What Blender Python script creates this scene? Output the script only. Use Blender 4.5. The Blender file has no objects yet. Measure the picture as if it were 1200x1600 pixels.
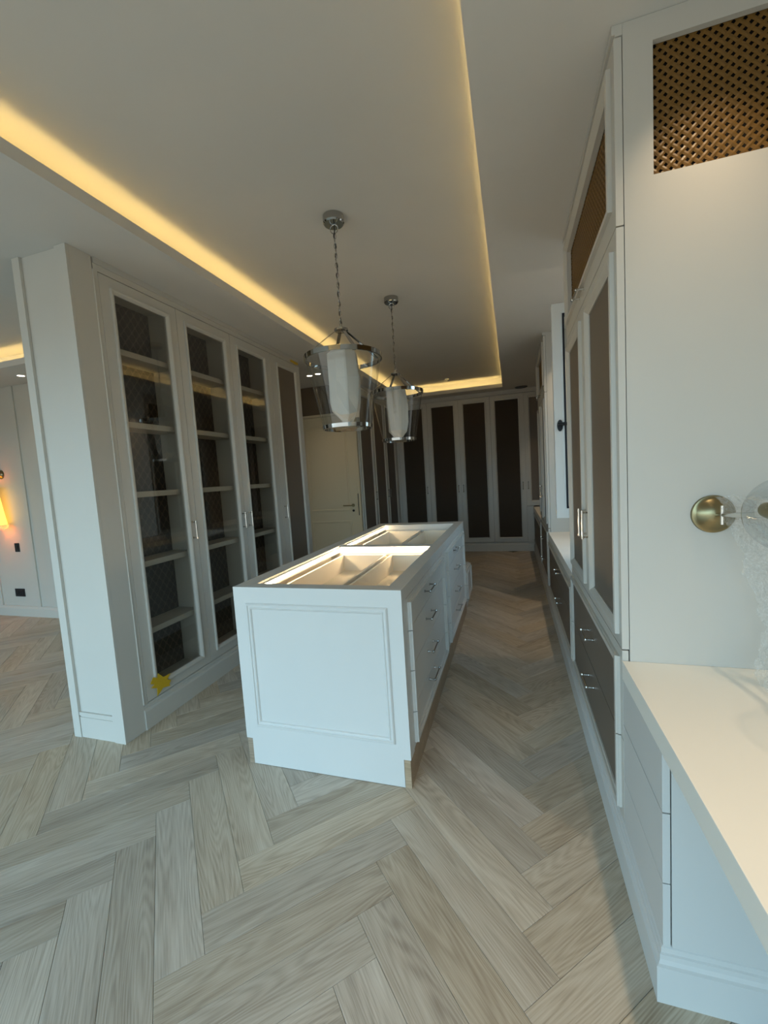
import bpy, bmesh, math, random
from mathutils import Vector, Matrix, noise

random.seed(7)
S = bpy.context.scene
COL = S.collection

# ------------------------------------------------------------------ camera
PITCH, ROLL, YAW, CAM_H, F_PX = 0.0865, 0.0634, 0.3010, 1.4652, 651.86
def camera_axes():
    cy, sy, cp, sp, c, s = (math.cos(YAW), math.sin(YAW), math.cos(PITCH), math.sin(PITCH),
                            math.cos(ROLL), math.sin(ROLL))
    f0, r0, u0 = Vector((-sy, cy, 0)), Vector((cy, sy, 0)), Vector((0, 0, 1))
    f = cp * f0 - sp * u0
    u = sp * f0 + cp * u0
    return c * r0 - s * u, c * u + s * r0, f
RT, UP, FW = camera_axes()
cam_data = bpy.data.cameras.new('camera')
cam_data.sensor_fit = 'HORIZONTAL'
cam_data.sensor_width = 36
cam_data.lens = 36 * F_PX / 1200
cam_data.clip_start = 0.02
cam = bpy.data.objects.new('camera', cam_data)
COL.objects.link(cam)
cam.matrix_world = Matrix(((RT.x, UP.x, -FW.x, 0), (RT.y, UP.y, -FW.y, 0), (RT.z, UP.z, -FW.z, CAM_H), (0, 0, 0, 1)))
S.camera = cam

# ------------------------------------------------------------------ light and exposure
S.view_settings.view_transform = 'Standard'
S.view_settings.look = 'None'
S.view_settings.gamma = 1
S.view_settings.use_curve_mapping = False
S.view_settings.exposure = 0.0
SKY, DOWN, COVE, LED = 5.3, 17.0, 20.0, 48.0

world = bpy.data.worlds.new('world')
S.world = world
world.use_nodes = True
wn, wl = world.node_tree.nodes, world.node_tree.links
wn.clear()
w_out = wn.new('ShaderNodeOutputWorld')
w_bg = wn.new('ShaderNodeBackground')
w_tc = wn.new('ShaderNodeTexCoord')
w_sep = wn.new('ShaderNodeSeparateXYZ')
w_ramp = wn.new('ShaderNodeValToRGB')
w_map = wn.new('ShaderNodeMapRange')
w_map.inputs[1].default_value = -1
w_map.inputs[2].default_value = 1
wl.new(w_tc.outputs['Generated'], w_sep.inputs[0])
wl.new(w_sep.outputs[2], w_map.inputs[0])
wl.new(w_map.outputs[0], w_ramp.inputs[0])
wl.new(w_ramp.outputs[0], w_bg.inputs[0])
wl.new(w_bg.outputs[0], w_out.inputs[0])
cr = w_ramp.color_ramp
cr.elements[0].position, cr.elements[0].color = 0.0, (0.17, 0.18, 0.175, 1)
cr.elements[1].position, cr.elements[1].color = 1.0, (0.30, 0.64, 1.0, 1)
for p_, c_ in ((0.485, (0.22, 0.235, 0.225, 1)), (0.52, (0.56, 0.84, 1.0, 1))):
    e = cr.elements.new(p_)
    e.color = c_
w_bg.inputs[1].default_value = SKY

def portal(loc, rot, sx, sy):
    l = bpy.data.lights.new('window_portal', 'AREA')
    l.shape, l.size, l.size_y = 'RECTANGLE', sx, sy
    l.cycles.is_portal = True
    o = bpy.data.objects.new('window_portal', l)
    o.location, o.rotation_euler = loc, rot
    COL.objects.link(o)
portal((-2.96, -2.02, 1.225), (math.radians(90), 0, 0), 7.88, 2.45)      # glazing behind the camera
portal((1.21, 3.345, 1.83), (0, math.radians(90), 0), 0.79, 1.64)      # window between the tall cabinets

def spot(x, y, power, size=104, z=2.785):
    l = bpy.data.lights.new('downlight_lamp', 'SPOT')
    l.energy, l.color = power, (1.0, 0.77, 0.51)
    l.spot_size, l.spot_blend, l.shadow_soft_size = math.radians(size), 1.0, 0.022
    o = bpy.data.objects.new('downlight_lamp', l)
    o.location = (x, y, z)
    COL.objects.link(o)
for x_, y_ in ((0.60, 1.37), (0.57, 0.25), (0.57, 3.25), (0.57, 4.42), (0.57, 6.05), (0.57, 7.1)):
    spot(x_, y_, DOWN * (5.0 if y_ < 1 else 1.6 if y_ < 2 else 1.7 if y_ < 5 else 1.0), 86 if y_ < 2 else 74)
for x_, y_ in ((-2.41, 4.95), (-2.28, 4.92)):
    spot(x_, y_, DOWN * 0.5)
spot(-5.03, 3.3, DOWN * 0.4)

cy_ = S.cycles
cy_.max_bounces, cy_.diffuse_bounces, cy_.glossy_bounces = 10, 5, 4
cy_.transparent_max_bounces, cy_.transmission_bounces = 24, 6
cy_.caustics_reflective = cy_.caustics_refractive = False
cy_.sample_clamp_indirect = 6

# ------------------------------------------------------------------ materials
def new_mat(name):
    m = bpy.data.materials.new(name)
    m.use_nodes = True
    nt = m.node_tree
    b = nt.nodes['Principled BSDF']
    return m, nt, b

def paint(name, col, rough=0.5, spec=0.4, bump=0.02, scale=220, var=0.03):
    m, nt, b = new_mat(name)
    n, l = nt.nodes, nt.links
    tc = n.new('ShaderNodeTexCoord')
    nz = n.new('ShaderNodeTexNoise')
    nz.inputs['Scale'].default_value = scale
    l.new(tc.outputs['Object'], nz.inputs['Vector'])
    n2 = n.new('ShaderNodeTexNoise')
    n2.inputs['Scale'].default_value = 3.0
    l.new(tc.outputs['Object'], n2.inputs['Vector'])
    mx = n.new('ShaderNodeMixRGB')
    mx.inputs[1].default_value = (*[c * (1 - var) for c in col], 1)
    mx.inputs[2].default_value = (*[min(1, c * (1 + var)) for c in col], 1)
    l.new(n2.outputs[0], mx.inputs[0])
    l.new(mx.outputs[0], b.inputs['Base Color'])
    b.inputs['Roughness'].default_value = rough
    b.inputs['Specular IOR Level'].default_value = spec
    bp = n.new('ShaderNodeBump')
    bp.inputs['Strength'].default_value = bump
    bp.inputs['Distance'].default_value = 0.002
    l.new(nz.outputs[0], bp.inputs['Height'])
    l.new(bp.outputs[0], b.inputs['Normal'])
    return m

def metal(name, col, rough=0.2):
    m, nt, b = new_mat(name)
    n, l = nt.nodes, nt.links
    tc = n.new('ShaderNodeTexCoord')
    nz = n.new('ShaderNodeTexNoise')
    nz.inputs['Scale'].default_value = 40
    l.new(tc.outputs['Object'], nz.inputs['Vector'])
    mr = n.new('ShaderNodeMapRange')
    mr.inputs[3].default_value, mr.inputs[4].default_value = rough * 0.8, rough * 1.25
    l.new(nz.outputs[0], mr.inputs[0])
    l.new(mr.outputs[0], b.inputs['Roughness'])
    b.inputs['Base Color'].default_value = (*col, 1)
    b.inputs['Metallic'].default_value = 1
    return m

def emitter(name, col, strength):
    m, nt, b = new_mat(name)
    b.inputs['Base Color'].default_value = (*col, 1)
    b.inputs['Emission Color'].default_value = (*col, 1)
    b.inputs['Emission Strength'].default_value = strength
    return m

def thin_glass(name, tint=(1, 1, 1), ior=1.5, film=0.0, film_col=(1, 1, 1), bump=0.0, rough=0.0):
    m, nt, b = new_mat(name)
    n, l = nt.nodes, nt.links
    n.remove(b)
    out = n['Material Output']
    tr = n.new('ShaderNodeBsdfTransparent')
    tr.inputs[0].default_value = (*tint, 1)
    gl = n.new('ShaderNodeBsdfGlossy')
    gl.inputs['Roughness'].default_value = rough
    fr = n.new('ShaderNodeLayerWeight')          # Schlick reflectance, the same from both sides of the sheet
    p5 = n.new('ShaderNodeMath')
    p5.operation = 'POWER'
    p5.inputs[1].default_value = 5.0
    l.new(fr.outputs['Facing'], p5.inputs[0])
    f0 = ((ior - 1) / (ior + 1)) ** 2
    sch = n.new('ShaderNodeMapRange')
    sch.inputs[3].default_value, sch.inputs[4].default_value = f0, 1.0
    l.new(p5.outputs[0], sch.inputs[0])
    mx = n.new('ShaderNodeMixShader')
    l.new(sch.outputs[0], mx.inputs[0])
    l.new(tr.outputs[0], mx.inputs[1])
    l.new(gl.outputs[0], mx.inputs[2])
    last = mx
    if bump:
        tc = n.new('ShaderNodeTexCoord')
        nz = n.new('ShaderNodeTexNoise')
        nz.inputs['Scale'].default_value = 65
        nz.inputs['Detail'].default_value = 4
        l.new(tc.outputs['Object'], nz.inputs['Vector'])
        bp = n.new('ShaderNodeBump')
        bp.inputs['Strength'].default_value = bump
        bp.inputs['Distance'].default_value = 0.03
        l.new(nz.outputs[0], bp.inputs['Height'])
        l.new(bp.outputs[0], gl.inputs['Normal'])
        l.new(bp.outputs[0], fr.inputs['Normal'])
    if film:
        df = n.new('ShaderNodeBsdfTranslucent')
        df.inputs[0].default_value = (*film_col, 1)
        d2 = n.new('ShaderNodeBsdfDiffuse')
        d2.inputs[0].default_value = (*film_col, 1)
        a = n.new('ShaderNodeAddShader')
        l.new(df.outputs[0], a.inputs[0])
        l.new(d2.outputs[0], a.inputs[1])
        m2 = n.new('ShaderNodeMixShader')
        m2.inputs[0].default_value = film
        l.new(mx.outputs[0], m2.inputs[1])
        l.new(a.outputs[0], m2.inputs[2])
        last = m2
    l.new(last.outputs[0], out.inputs[0])
    return m

def oak(name, light, mid, dark, scale=1.0, random_per_object=True, rough=0.42):
    m, nt, b = new_mat(name)
    n, l = nt.nodes, nt.links
    tc = n.new('ShaderNodeTexCoord')
    oi = n.new('ShaderNodeObjectInfo')
    rnd = oi.outputs['Random']
    if not random_per_object:                     # joined planks: one colour value stored on each plank's corners
        at = n.new('ShaderNodeAttribute')
        at.attribute_name = 'plank_tone'
        rnd = at.outputs['Fac']
        src = n.new('ShaderNodeUVMap')
        vec0 = src.outputs[0]
    else:
        vec0 = tc.outputs['Object']
    mul = n.new('ShaderNodeMath')
    mul.operation = 'MULTIPLY'
    mul.inputs[1].default_value = 37.0
    l.new(rnd, mul.inputs[0])
    cmb = n.new('ShaderNodeCombineXYZ')
    l.new(mul.outputs[0], cmb.inputs[0])
    l.new(mul.outputs[0], cmb.inputs[1])
    l.new(mul.outputs[0], cmb.inputs[2])
    add = n.new('ShaderNodeVectorMath')
    l.new(vec0, add.inputs[0])
    l.new(cmb.outputs[0], add.inputs[1])
    mp = n.new('ShaderNodeMapping')
    mp.inputs['Scale'].default_value = (1.5 * scale, 14 * scale, 14 * scale)
    l.new(add.outputs[0], mp.inputs[0])
    # cathedral figure: contours of a stretched noise field
    f1 = n.new('ShaderNodeTexNoise')
    f1.inputs['Scale'].default_value = 0.62
    f1.inputs['Detail'].default_value = 1.0
    l.new(mp.outputs[0], f1.inputs['Vector'])
    m1 = n.new('ShaderNodeMath')
    m1.operation = 'MULTIPLY'
    m1.inputs[1].default_value = 150.0
    l.new(f1.outputs[0], m1.inputs[0])
    sn = n.new('ShaderNodeMath')
    sn.operation = 'SINE'
    l.new(m1.outputs[0], sn.inputs[0])
    mrs = n.new('ShaderNodeMapRange')
    mrs.inputs[1].default_value, mrs.inputs[2].default_value = -1, 1
    l.new(sn.outputs[0], mrs.inputs[0])
    # fine pores along the plank
    mp2 = n.new('ShaderNodeMapping')
    mp2.inputs['Scale'].default_value = (9 * scale, 260 * scale, 260 * scale)
    l.new(add.outputs[0], mp2.inputs[0])
    f2 = n.new('ShaderNodeTexNoise')
    f2.inputs['Scale'].default_value = 1.0
    f2.inputs['Detail'].default_value = 3.0
    l.new(mp2.outputs[0], f2.inputs['Vector'])
    f3 = n.new('ShaderNodeTexNoise')
    f3.inputs['Scale'].default_value = 0.9
    f3.inputs['Detail'].default_value = 2.0
    l.new(mp.outputs[0], f3.inputs['Vector'])
    a1 = n.new('ShaderNodeMixRGB')
    a1.inputs[0].default_value = 0.80
    l.new(mrs.outputs[0], a1.inputs[1])
    l.new(f2.outputs[0], a1.inputs[2])
    a2 = n.new('ShaderNodeMixRGB')
    a2.inputs[0].default_value = 0.45
    l.new(a1.outputs[0], a2.inputs[1])
    l.new(f3.outputs[0], a2.inputs[2])
    ramp = n.new('ShaderNodeValToRGB')
    r = ramp.color_ramp
    r.elements[0].position, r.elements[0].color = 0.30, (*dark, 1)
    r.elements[1].position, r.elements[1].color = 0.70, (*light, 1)
    e_ = r.elements.new(0.50)
    e_.color = (*mid, 1)
    l.new(a2.outputs[0], ramp.inputs[0])
    # tone of the single plank
    tone = n.new('ShaderNodeMapRange')
    tone.inputs[3].default_value, tone.inputs[4].default_value = 0.88, 1.12
    l.new(rnd, tone.inputs[0])
    hs = n.new('ShaderNodeHueSaturation')
    l.new(ramp.outputs[0], hs.inputs['Color'])
    l.new(tone.outputs[0], hs.inputs['Value'])
    sat = n.new('ShaderNodeMath')
    sat.operation = 'FRACT'
    l.new(mul.outputs[0], sat.inputs[0])
    sm = n.new('ShaderNodeMapRange')
    sm.inputs[3].default_value, sm.inputs[4].default_value = 0.85, 1.35
    l.new(sat.outputs[0], sm.inputs[0])
    l.new(sm.outputs[0], hs.inputs['Saturation'])
    l.new(hs.outputs[0], b.inputs['Base Color'])
    b.inputs['Roughness'].default_value = rough
    b.inputs['Specular IOR Level'].default_value = 0.4
    bp = n.new('ShaderNodeBump')
    bp.inputs['Strength'].default_value = 0.12
    bp.inputs['Distance'].default_value = 0.001
    l.new(f2.outputs[0], bp.inputs['Height'])
    l.new(bp.outputs[0], b.inputs['Normal'])
    return m

def wallpaper(name):
    m, nt, b = new_mat(name)
    n, l = nt.nodes, nt.links
    tc = n.new('ShaderNodeTexCoord')
    sp = n.new('ShaderNodeSeparateXYZ')
    l.new(tc.outputs['Object'], sp.inputs[0])
    def wave(sock, k):
        a = n.new('ShaderNodeMath'); a.operation = 'MULTIPLY'; a.inputs[1].default_value = k
        l.new(sock, a.inputs[0])
        c = n.new('ShaderNodeMath'); c.operation = 'COSINE'
        l.new(a.outputs[0], c.inputs[0])
        return c.outputs[0]
    s_ = n.new('ShaderNodeMath')
    l.new(wave(sp.outputs[1], 105), s_.inputs[0])
    l.new(wave(sp.outputs[2], 78), s_.inputs[1])
    ab = n.new('ShaderNodeMath'); ab.operation = 'ABSOLUTE'
    l.new(s_.outputs[0], ab.inputs[0])
    rp = n.new('ShaderNodeValToRGB')
    rp.color_ramp.elements[0].position, rp.color_ramp.elements[0].color = 0.12, (0.105, 0.078, 0.055, 1)
    rp.color_ramp.elements[1].position, rp.color_ramp.elements[1].color = 0.5, (0.022, 0.016, 0.011, 1)
    l.new(ab.outputs[0], rp.inputs[0])
    l.new(rp.outputs[0], b.inputs['Base Color'])
    b.inputs['Roughness'].default_value = 0.45
    return m

M = {}
M['paint'] = paint('greige_lacquer', (0.56, 0.535, 0.485), 0.42)
M['island'] = paint('island_lacquer', (0.64, 0.63, 0.60), 0.40)
M['desk'] = paint('desk_lacquer', (0.60, 0.595, 0.57), 0.45, bump=0.05, scale=900)
M['counter'] = paint('cream_worktop', (0.86, 0.82, 0.74), 0.38, bump=0.05, scale=1200)
M['ceiling'] = paint('ceiling_emulsion', (0.63, 0.61, 0.575), 0.9, 0.2)
M['wall'] = paint('wall_emulsion', (0.55, 0.525, 0.47), 0.75, 0.25)
M['dark_wall'] = paint('brown_panel', (0.13, 0.095, 0.06), 0.6)
M['cream_door'] = paint('cream_door_lacquer', (0.58, 0.49, 0.33), 0.45)
M['taupe'] = paint('taupe_leather', (0.165, 0.133, 0.104), 0.5, 0.3, bump=0.25, scale=700, var=0.06)
M['taupe_low_light'] = paint('low_light_taupe_leather', (0.058, 0.041, 0.027), 0.62, 0.14, bump=0.25, scale=700, var=0.06)  # taupe again, low light at the end wall put into its colour
M['cream_wood'] = paint('cream_veneer', (0.88, 0.79, 0.65), 0.5, var=0.05)
M['black'] = paint('black_plastic', (0.012, 0.012, 0.014), 0.35)
M['gasket'] = paint('black_rubber', (0.008, 0.010, 0.018), 0.6)
M['dark_void'] = paint('dark_backing', (0.012, 0.009, 0.007), 0.8)
M['upvc'] = paint('white_window_lacquer', (0.80, 0.80, 0.78), 0.35)
M['paper'] = paint('wrapping_tissue', (0.56, 0.525, 0.46), 0.8, bump=0.5, scale=60)
M['tape'] = paint('yellow_tape', (0.62, 0.40, 0.02), 0.4)
M['nickel'] = metal('polished_nickel', (0.72, 0.69, 0.64), 0.14)
M['chrome'] = metal('chrome', (0.46, 0.455, 0.44), 0.09)
M['brass'] = metal('antique_brass', (0.27, 0.225, 0.125), 0.3)
M['bronze'] = paint('woven_bronze', (0.165, 0.084, 0.016), 0.42, 0.35)
M['glass'] = thin_glass('cabinet_glass', (0.90, 0.885, 0.85), 1.75)
M['shade_glass'] = thin_glass('clear_shade_glass', (0.92, 0.94, 0.95), 1.7)
M['window_glass'] = thin_glass('window_glass', (0.95, 0.97, 0.97), 1.5)
M['plastic'] = thin_glass('clear_plastic_film', (0.96, 0.975, 0.98), 1.9, film=0.06, bump=1.0, rough=0.04)
M['cove_led'] = emitter('cove_led', (1.0, 0.74, 0.29), COVE)
M['led'] = emitter('warm_led', (1.0, 0.74, 0.42), LED)
M['lamp_face'] = emitter('downlight_face', (1.0, 0.90, 0.72), 9.0)
M['yellow_shade'] = emitter('glowing_yellow_shade', (1.0, 0.56, 0.09), 2.2)
M['bulb'] = emitter('filament_bulb', (1.0, 0.75, 0.45), 0.55)
M['oak'] = oak('oak_plank', (0.59, 0.53, 0.445), (0.475, 0.41, 0.33), (0.315, 0.26, 0.20))
M['oak_joined'] = oak('oak_plank_joined', (0.59, 0.53, 0.445), (0.475, 0.41, 0.33), (0.315, 0.26, 0.20), random_per_object=False)
M['oak_plinth'] = oak('oak_plinth', (0.42, 0.33, 0.25), (0.34, 0.265, 0.195), (0.25, 0.19, 0.14))
M['subfloor'] = paint('subfloor', (0.10, 0.08, 0.06), 0.9)
M['wallpaper'] = wallpaper('ogee_wallpaper')

# ------------------------------------------------------------------ mesh helpers
IDENT = lambda v: v
def face_plus_x(xp):            # front looks to +x ; local x = world y
    return lambda v: Vector((xp - v[1], v[0], v[2]))
def face_minus_x(xp):           # front looks to -x ; local x = -(world y)
    return lambda v: Vector((xp + v[1], -v[0], v[2]))
def face_minus_y(yp):           # front looks to -y ; local x = world x
    return lambda v: Vector((v[0], yp + v[1], v[2]))

class MB:
    def __init__(self, tf=IDENT):
        self.v, self.f, self.tf, self.sm = [], [], tf, []
    def add(self, verts, faces, smooth=False):
        o = len(self.v)
        self.v += [self.tf(Vector(p)) for p in verts]
        for fc in faces:
            self.f.append([i + o for i in fc])
            self.sm.append(smooth)
        return self
    def box(self, x0, x1, y0, y1, z0, z1):
        if x0 > x1: x0, x1 = x1, x0
        if y0 > y1: y0, y1 = y1, y0
        if z0 > z1: z0, z1 = z1, z0
        p = [(x0, y0, z0), (x1, y0, z0), (x1, y1, z0), (x0, y1, z0), (x0, y0, z1), (x1, y0, z1), (x1, y1, z1), (x0, y1, z1)]
        return self.add(p, [(0, 3, 2, 1), (4, 5, 6, 7), (0, 1, 5, 4), (1, 2, 6, 5), (2, 3, 7, 6), (3, 0, 4, 7)])
    def ring(self, x0, x1, z0, z1, prof):
        """Mitred rectangular frame in the local xz plane; prof = closed list of (inset, y)."""
        n = len(prof)
        vs = []
        for cx, cz, sx, sz in ((x0, z0, 1, 1), (x1, z0, -1, 1), (x1, z1, -1, -1), (x0, z1, 1, -1)):
            vs += [(cx + sx * i, y, cz + sz * i) for i, y in prof]
        fs = []
        for c in range(4):
            d = (c + 1) % 4
            for k in range(n):
                j = (k + 1) % n
                fs.append((c * n + k, d * n + k, d * n + j, c * n + j))
        return self.add(vs, fs)
    def sweep_rail(self, pts, prof, closed=False):
        """prof (out, z) swept along a plan polyline; 'out' is to the right of travel."""
        n = len(prof)
        vs, N = [], len(pts)
        for i, p in enumerate(pts):
            def dirn(a, b):
                d = Vector((b[0] - a[0], b[1] - a[1]))
                return d.normalized()
            if closed:
                d0, d1 = dirn(pts[i - 1], p), dirn(p, pts[(i + 1) % N])
            else:
                d0 = dirn(pts[i - 1], p) if i else dirn(p, pts[1])
                d1 = dirn(p, pts[i + 1]) if i < N - 1 else d0
            n0, n1 = Vector((d0.y, -d0.x)), Vector((d1.y, -d1.x))
            m = (n0 + n1)
            m = m / (1 + n0.dot(n1))
            vs += [(p[0] + m.x * o, p[1] + m.y * o, z) for o, z in prof]
        fs = []
        for c in range(N if closed else N - 1):
            d = (c + 1) % N
            for k in range(n):
                j = (k + 1) % n
                fs.append((c * n + k, c * n + j, d * n + j, d * n + k))
        if not closed:
            fs.append(tuple(range(n)))
            fs.append(tuple(reversed(range((N - 1) * n, N * n))))
        return self.add(vs, fs)
    def tube(self, pts, r, seg=8, closed=False, caps=True):
        pts = [Vector(p) for p in pts]
        rs = r if isinstance(r, (list, tuple)) else [r] * len(pts)
        vs, fs, N = [], [], len(pts)
        ref = None
        for i, p in enumerate(pts):
            a = pts[(i - 1) % N] if (closed or i) else p
            b = pts[(i + 1) % N] if (closed or i < N - 1) else p
            t = (b - a).normalized()
            if ref is None:
                ref = t.orthogonal().normalized()
            ref = (ref - t * ref.dot(t)).normalized()
            bn = t.cross(ref)
            for k in range(seg):
                an = 2 * math.pi * k / seg
                vs.append(p + (ref * math.cos(an) + bn * math.sin(an)) * rs[i])
        for i in range(N if closed else N - 1):
            j = (i + 1) % N
            for k in range(seg):
                q = (k + 1) % seg
                fs.append((i * seg + k, i * seg + q, j * seg + q, j * seg + k))
        self.add(vs, fs, True)
        if not closed and caps:
            o = len(self.v) - len(vs)
            self.f.append([o + k for k in reversed(range(seg))]); self.sm.append(False)
            self.f.append([o + (N - 1) * seg + k for k in range(seg)]); self.sm.append(False)
        return self
    def lathe(self, c, prof, seg=32, axis='z', smooth=True):
        """prof list of (radius, height along axis)"""
        vs, fs, n = [], [], len(prof)
        for k in range(seg):
            a = 2 * math.pi * k / seg
            for r, h in prof:
                x, y = r * math.cos(a), r * math.sin(a)
                if axis == 'z': q = (c[0] + x, c[1] + y, c[2] + h)
                elif axis == '-y': q = (c[0] + x, c[1] - h, c[2] + y)
                else: q = (c[0] + h, c[1] + x, c[2] + y)
                vs.append(q)
        for k in range(seg):
            j = (k + 1) % seg
            for i in range(n - 1):
                fs.append((k * n + i, j * n + i, j * n + i + 1, k * n + i + 1))
        return self.add(vs, fs, smooth)
    def prism(self, poly, h0, h1):
        """poly in local xz, extruded along y"""
        n = len(poly)
        vs = [(x, h0, z) for x, z in poly] + [(x, h1, z) for x, z in poly]
        fs = [tuple(range(n)), tuple(reversed(range(n, 2 * n)))]
        for k in range(n):
            j = (k + 1) % n
            fs.append((k, k + n, j + n, j))
        return self.add(vs, fs)
    def build(self, name, mat, parent=None, bevel=0.0, kind=None, label=None):
        org = Vector((0, 0, 0))
        if parent is not None:
            org = Vector(parent['_org'])
        me = bpy.data.meshes.new(name)
        me.from_pydata([v - org for v in self.v], [], self.f)
        bm = bmesh.new()
        bm.from_mesh(me)
        bmesh.ops.remove_doubles(bm, verts=bm.verts, dist=1e-6)
        bmesh.ops.recalc_face_normals(bm, faces=bm.faces)
        bm.to_mesh(me)
        bm.free()
        if any(self.sm):
            for p in me.polygons:
                p.use_smooth = True
            try:
                me.set_sharp_from_angle(angle=math.radians(38))
            except Exception:
                pass
        me.materials.append(M[mat])
        o = bpy.data.objects.new(name, me)
        COL.objects.link(o)
        if parent is not None:
            o.parent = parent
            o['_org'] = list(org)
        if bevel:
            b = o.modifiers.new('bevel', 'BEVEL')
            b.width, b.segments, b.limit_method = bevel, 2, 'ANGLE'
        if kind: o['kind'] = kind
        if label: o['label'] = label
        return o

def thing(name, loc, label, cat, group=None):
    o = bpy.data.objects.new(name, None)
    o.empty_display_size = 0.05
    o.location = loc
    o['_org'] = list(loc)
    o['label'], o['category'] = label, cat
    if group: o['group'] = group
    COL.objects.link(o)
    return o
def shell(name, loc=(0, 0, 0)):
    o = bpy.data.objects.new(name, None)
    o.location = loc
    o['_org'] = list(loc)
    o['kind'] = 'structure'
    COL.objects.link(o)
    return o
def tag(o, label, cat, group=None):
    o['label'], o['category'] = label, cat
    if group: o['group'] = group
    return o
def copy_tree(o, parent=None):
    c = o.copy()
    COL.objects.link(c)
    if parent is not None:
        c.parent = parent
    for ch in list(o.children):
        copy_tree(ch, c)
    return c

# ------------------------------------------------------------------ dimensions of the room (metres)
ZC, ZR = 2.791, 2.980                 # lowered border and raised middle of the ceiling
XL, XR, YB = -2.2015, 0.345, 7.600    # fronts of the left, right and back cabinets
XFAR, YDOOR = -2.03, 5.53             # cabinets past the door, wall with the door
OPEN_A = (-1.826, -0.093, -0.80, 7.292)
OPEN_B = (-6.90, -3.10, -0.80, 3.035)

# ------------------------------------------------------------------ shell: walls
def struct_box(name, mat, boxes):
    b = MB()
    for bx in boxes:
        b.box(*bx)
    o = b.build(name, mat)
    o['kind'] = 'structure'
    return o
struct_box('wall_back', 'wall', [(-3.2, 1.2, 8.24, 8.34, 0, 2.97)])
struct_box('wall_right', 'wall', [(1.05, 1.2, -2.0, 2.95, 0, 2.97), (1.05, 1.2, 3.74, 8.24, 0, 2.97),
                                  (1.05, 1.2, 2.95, 3.74, 0, 1.01), (1.05, 1.2, 2.95, 3.74, 2.65, 2.97)])
struct_box('wall_left', 'wall', [(-8.1, -8.0, -2.0, 3.5, 0, 2.97)])
struct_box('wall_front', 'wall', [(-8.1, -6.9, -2.1, -2.0, 0, 2.97), (0.98, 1.2, -2.1, -2.0, 0, 2.97),
                                  (-6.9, 0.98, -2.1, -2.0, 2.45, 2.97)])
wf = MB()
wf.box(-8.1, -3.05, 3.545, 3.66, 0, 2.97)
wall_far = wf.build('wall_lounge', 'wall')
wall_far['kind'] = 'structure'
struct_box('wall_passage', 'wall', [(-3.15, -3.05, 3.66, YDOOR, 0, 2.97)])
struct_box('wall_partition', 'wall', [(-2.68, -2.63, 1.90, 4.27, 0, 2.785)])
# wall with the cream door, dark panel above the door
wd = MB()
wd.box(-3.15, -3.02, YDOOR, YDOOR + 0.043, 0, 2.97)
wd.box(-3.02, -2.06, YDOOR + 0.031, YDOOR + 0.043, 0, 2.97)
wall_door = wd.build('wall_alcove', 'wall')
wall_door['kind'] = 'structure'
wall_door['_org'] = [0, 0, 0]
MB().box(-3.019, -2.04, YDOOR + 0.012, YDOOR + 0.030, 2.385, 2.784).build('overdoor_panel', 'dark_wall', wall_door)

# lounge wall: skirting and flat battens
b = MB()
b.sweep_rail([(-8.0, 3.544), (-3.06, 3.544)], [(0.0, 0.0), (0.018, 0.0), (0.018, 0.10), (0.012, 0.115), (0.008, 0.128), (0.0, 0.13)])
o = b.build('baseboard_lounge', 'wall')
o['kind'] = 'structure'
wall_far['_org'] = [0, 0, 0]
for bx in (-6.95, -6.28, -5.60, -4.9):
    MB().box(bx - 0.03, bx + 0.03, 3.531, 3.545, 0.131, ZC).build('batten', 'wall', wall_far)

# ------------------------------------------------------------------ shell: ceiling with two lit recesses
ceil = MB().box(-8.1, 1.2, -2.1, 8.34, ZR, ZR + 0.08).build('ceiling', 'ceiling')
ceil['kind'] = 'structure'
ceil['_org'] = [0, 0, 0]
b = MB()
t = ZC + 0.018
a0, a1, a2, a3 = OPEN_A
b0, b1, b2, b3 = OPEN_B
b.box(-8.0, 1.05, -2.0, a2, ZC, t)
b.box(-3.05, 1.05, a3, 8.24, ZC, t)
b.box(a1, 1.05, a2, a3, ZC, t)
b.box(b1, a0, a2, 3.54, ZC, t)
b.box(-3.05, a0, 3.54, a3, ZC, t)
b.box(-8.0, b0, a2, 3.54, ZC, t)
b.box(b0, b1, b3, 3.54, ZC, t)
b.build('lowered_border', 'ceiling', ceil)
for (x0, x1, y0, y1) in (OPEN_A, OPEN_B):
    pl = [(x0, y0), (x1, y0), (x1, y1), (x0, y1)]          # anticlockwise: right of travel is outwards
    MB().sweep_rail(pl, [(0, t), (0.012, t), (0.012, ZC + 0.06), (0, ZC + 0.06)], True).build('cove_lip', 'ceiling', ceil)
    MB().sweep_rail(pl, [(0.20, t), (0.215, t), (0.215, ZR), (0.20, ZR)], True).build('cove_riser', 'ceiling', ceil)
    MB().sweep_rail(pl, [(0.0135, t + 0.004), (0.0215, t + 0.004), (0.0215, t + 0.016), (0.0135, t + 0.016)], True).build('led_strip', 'cove_led', ceil)

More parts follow.
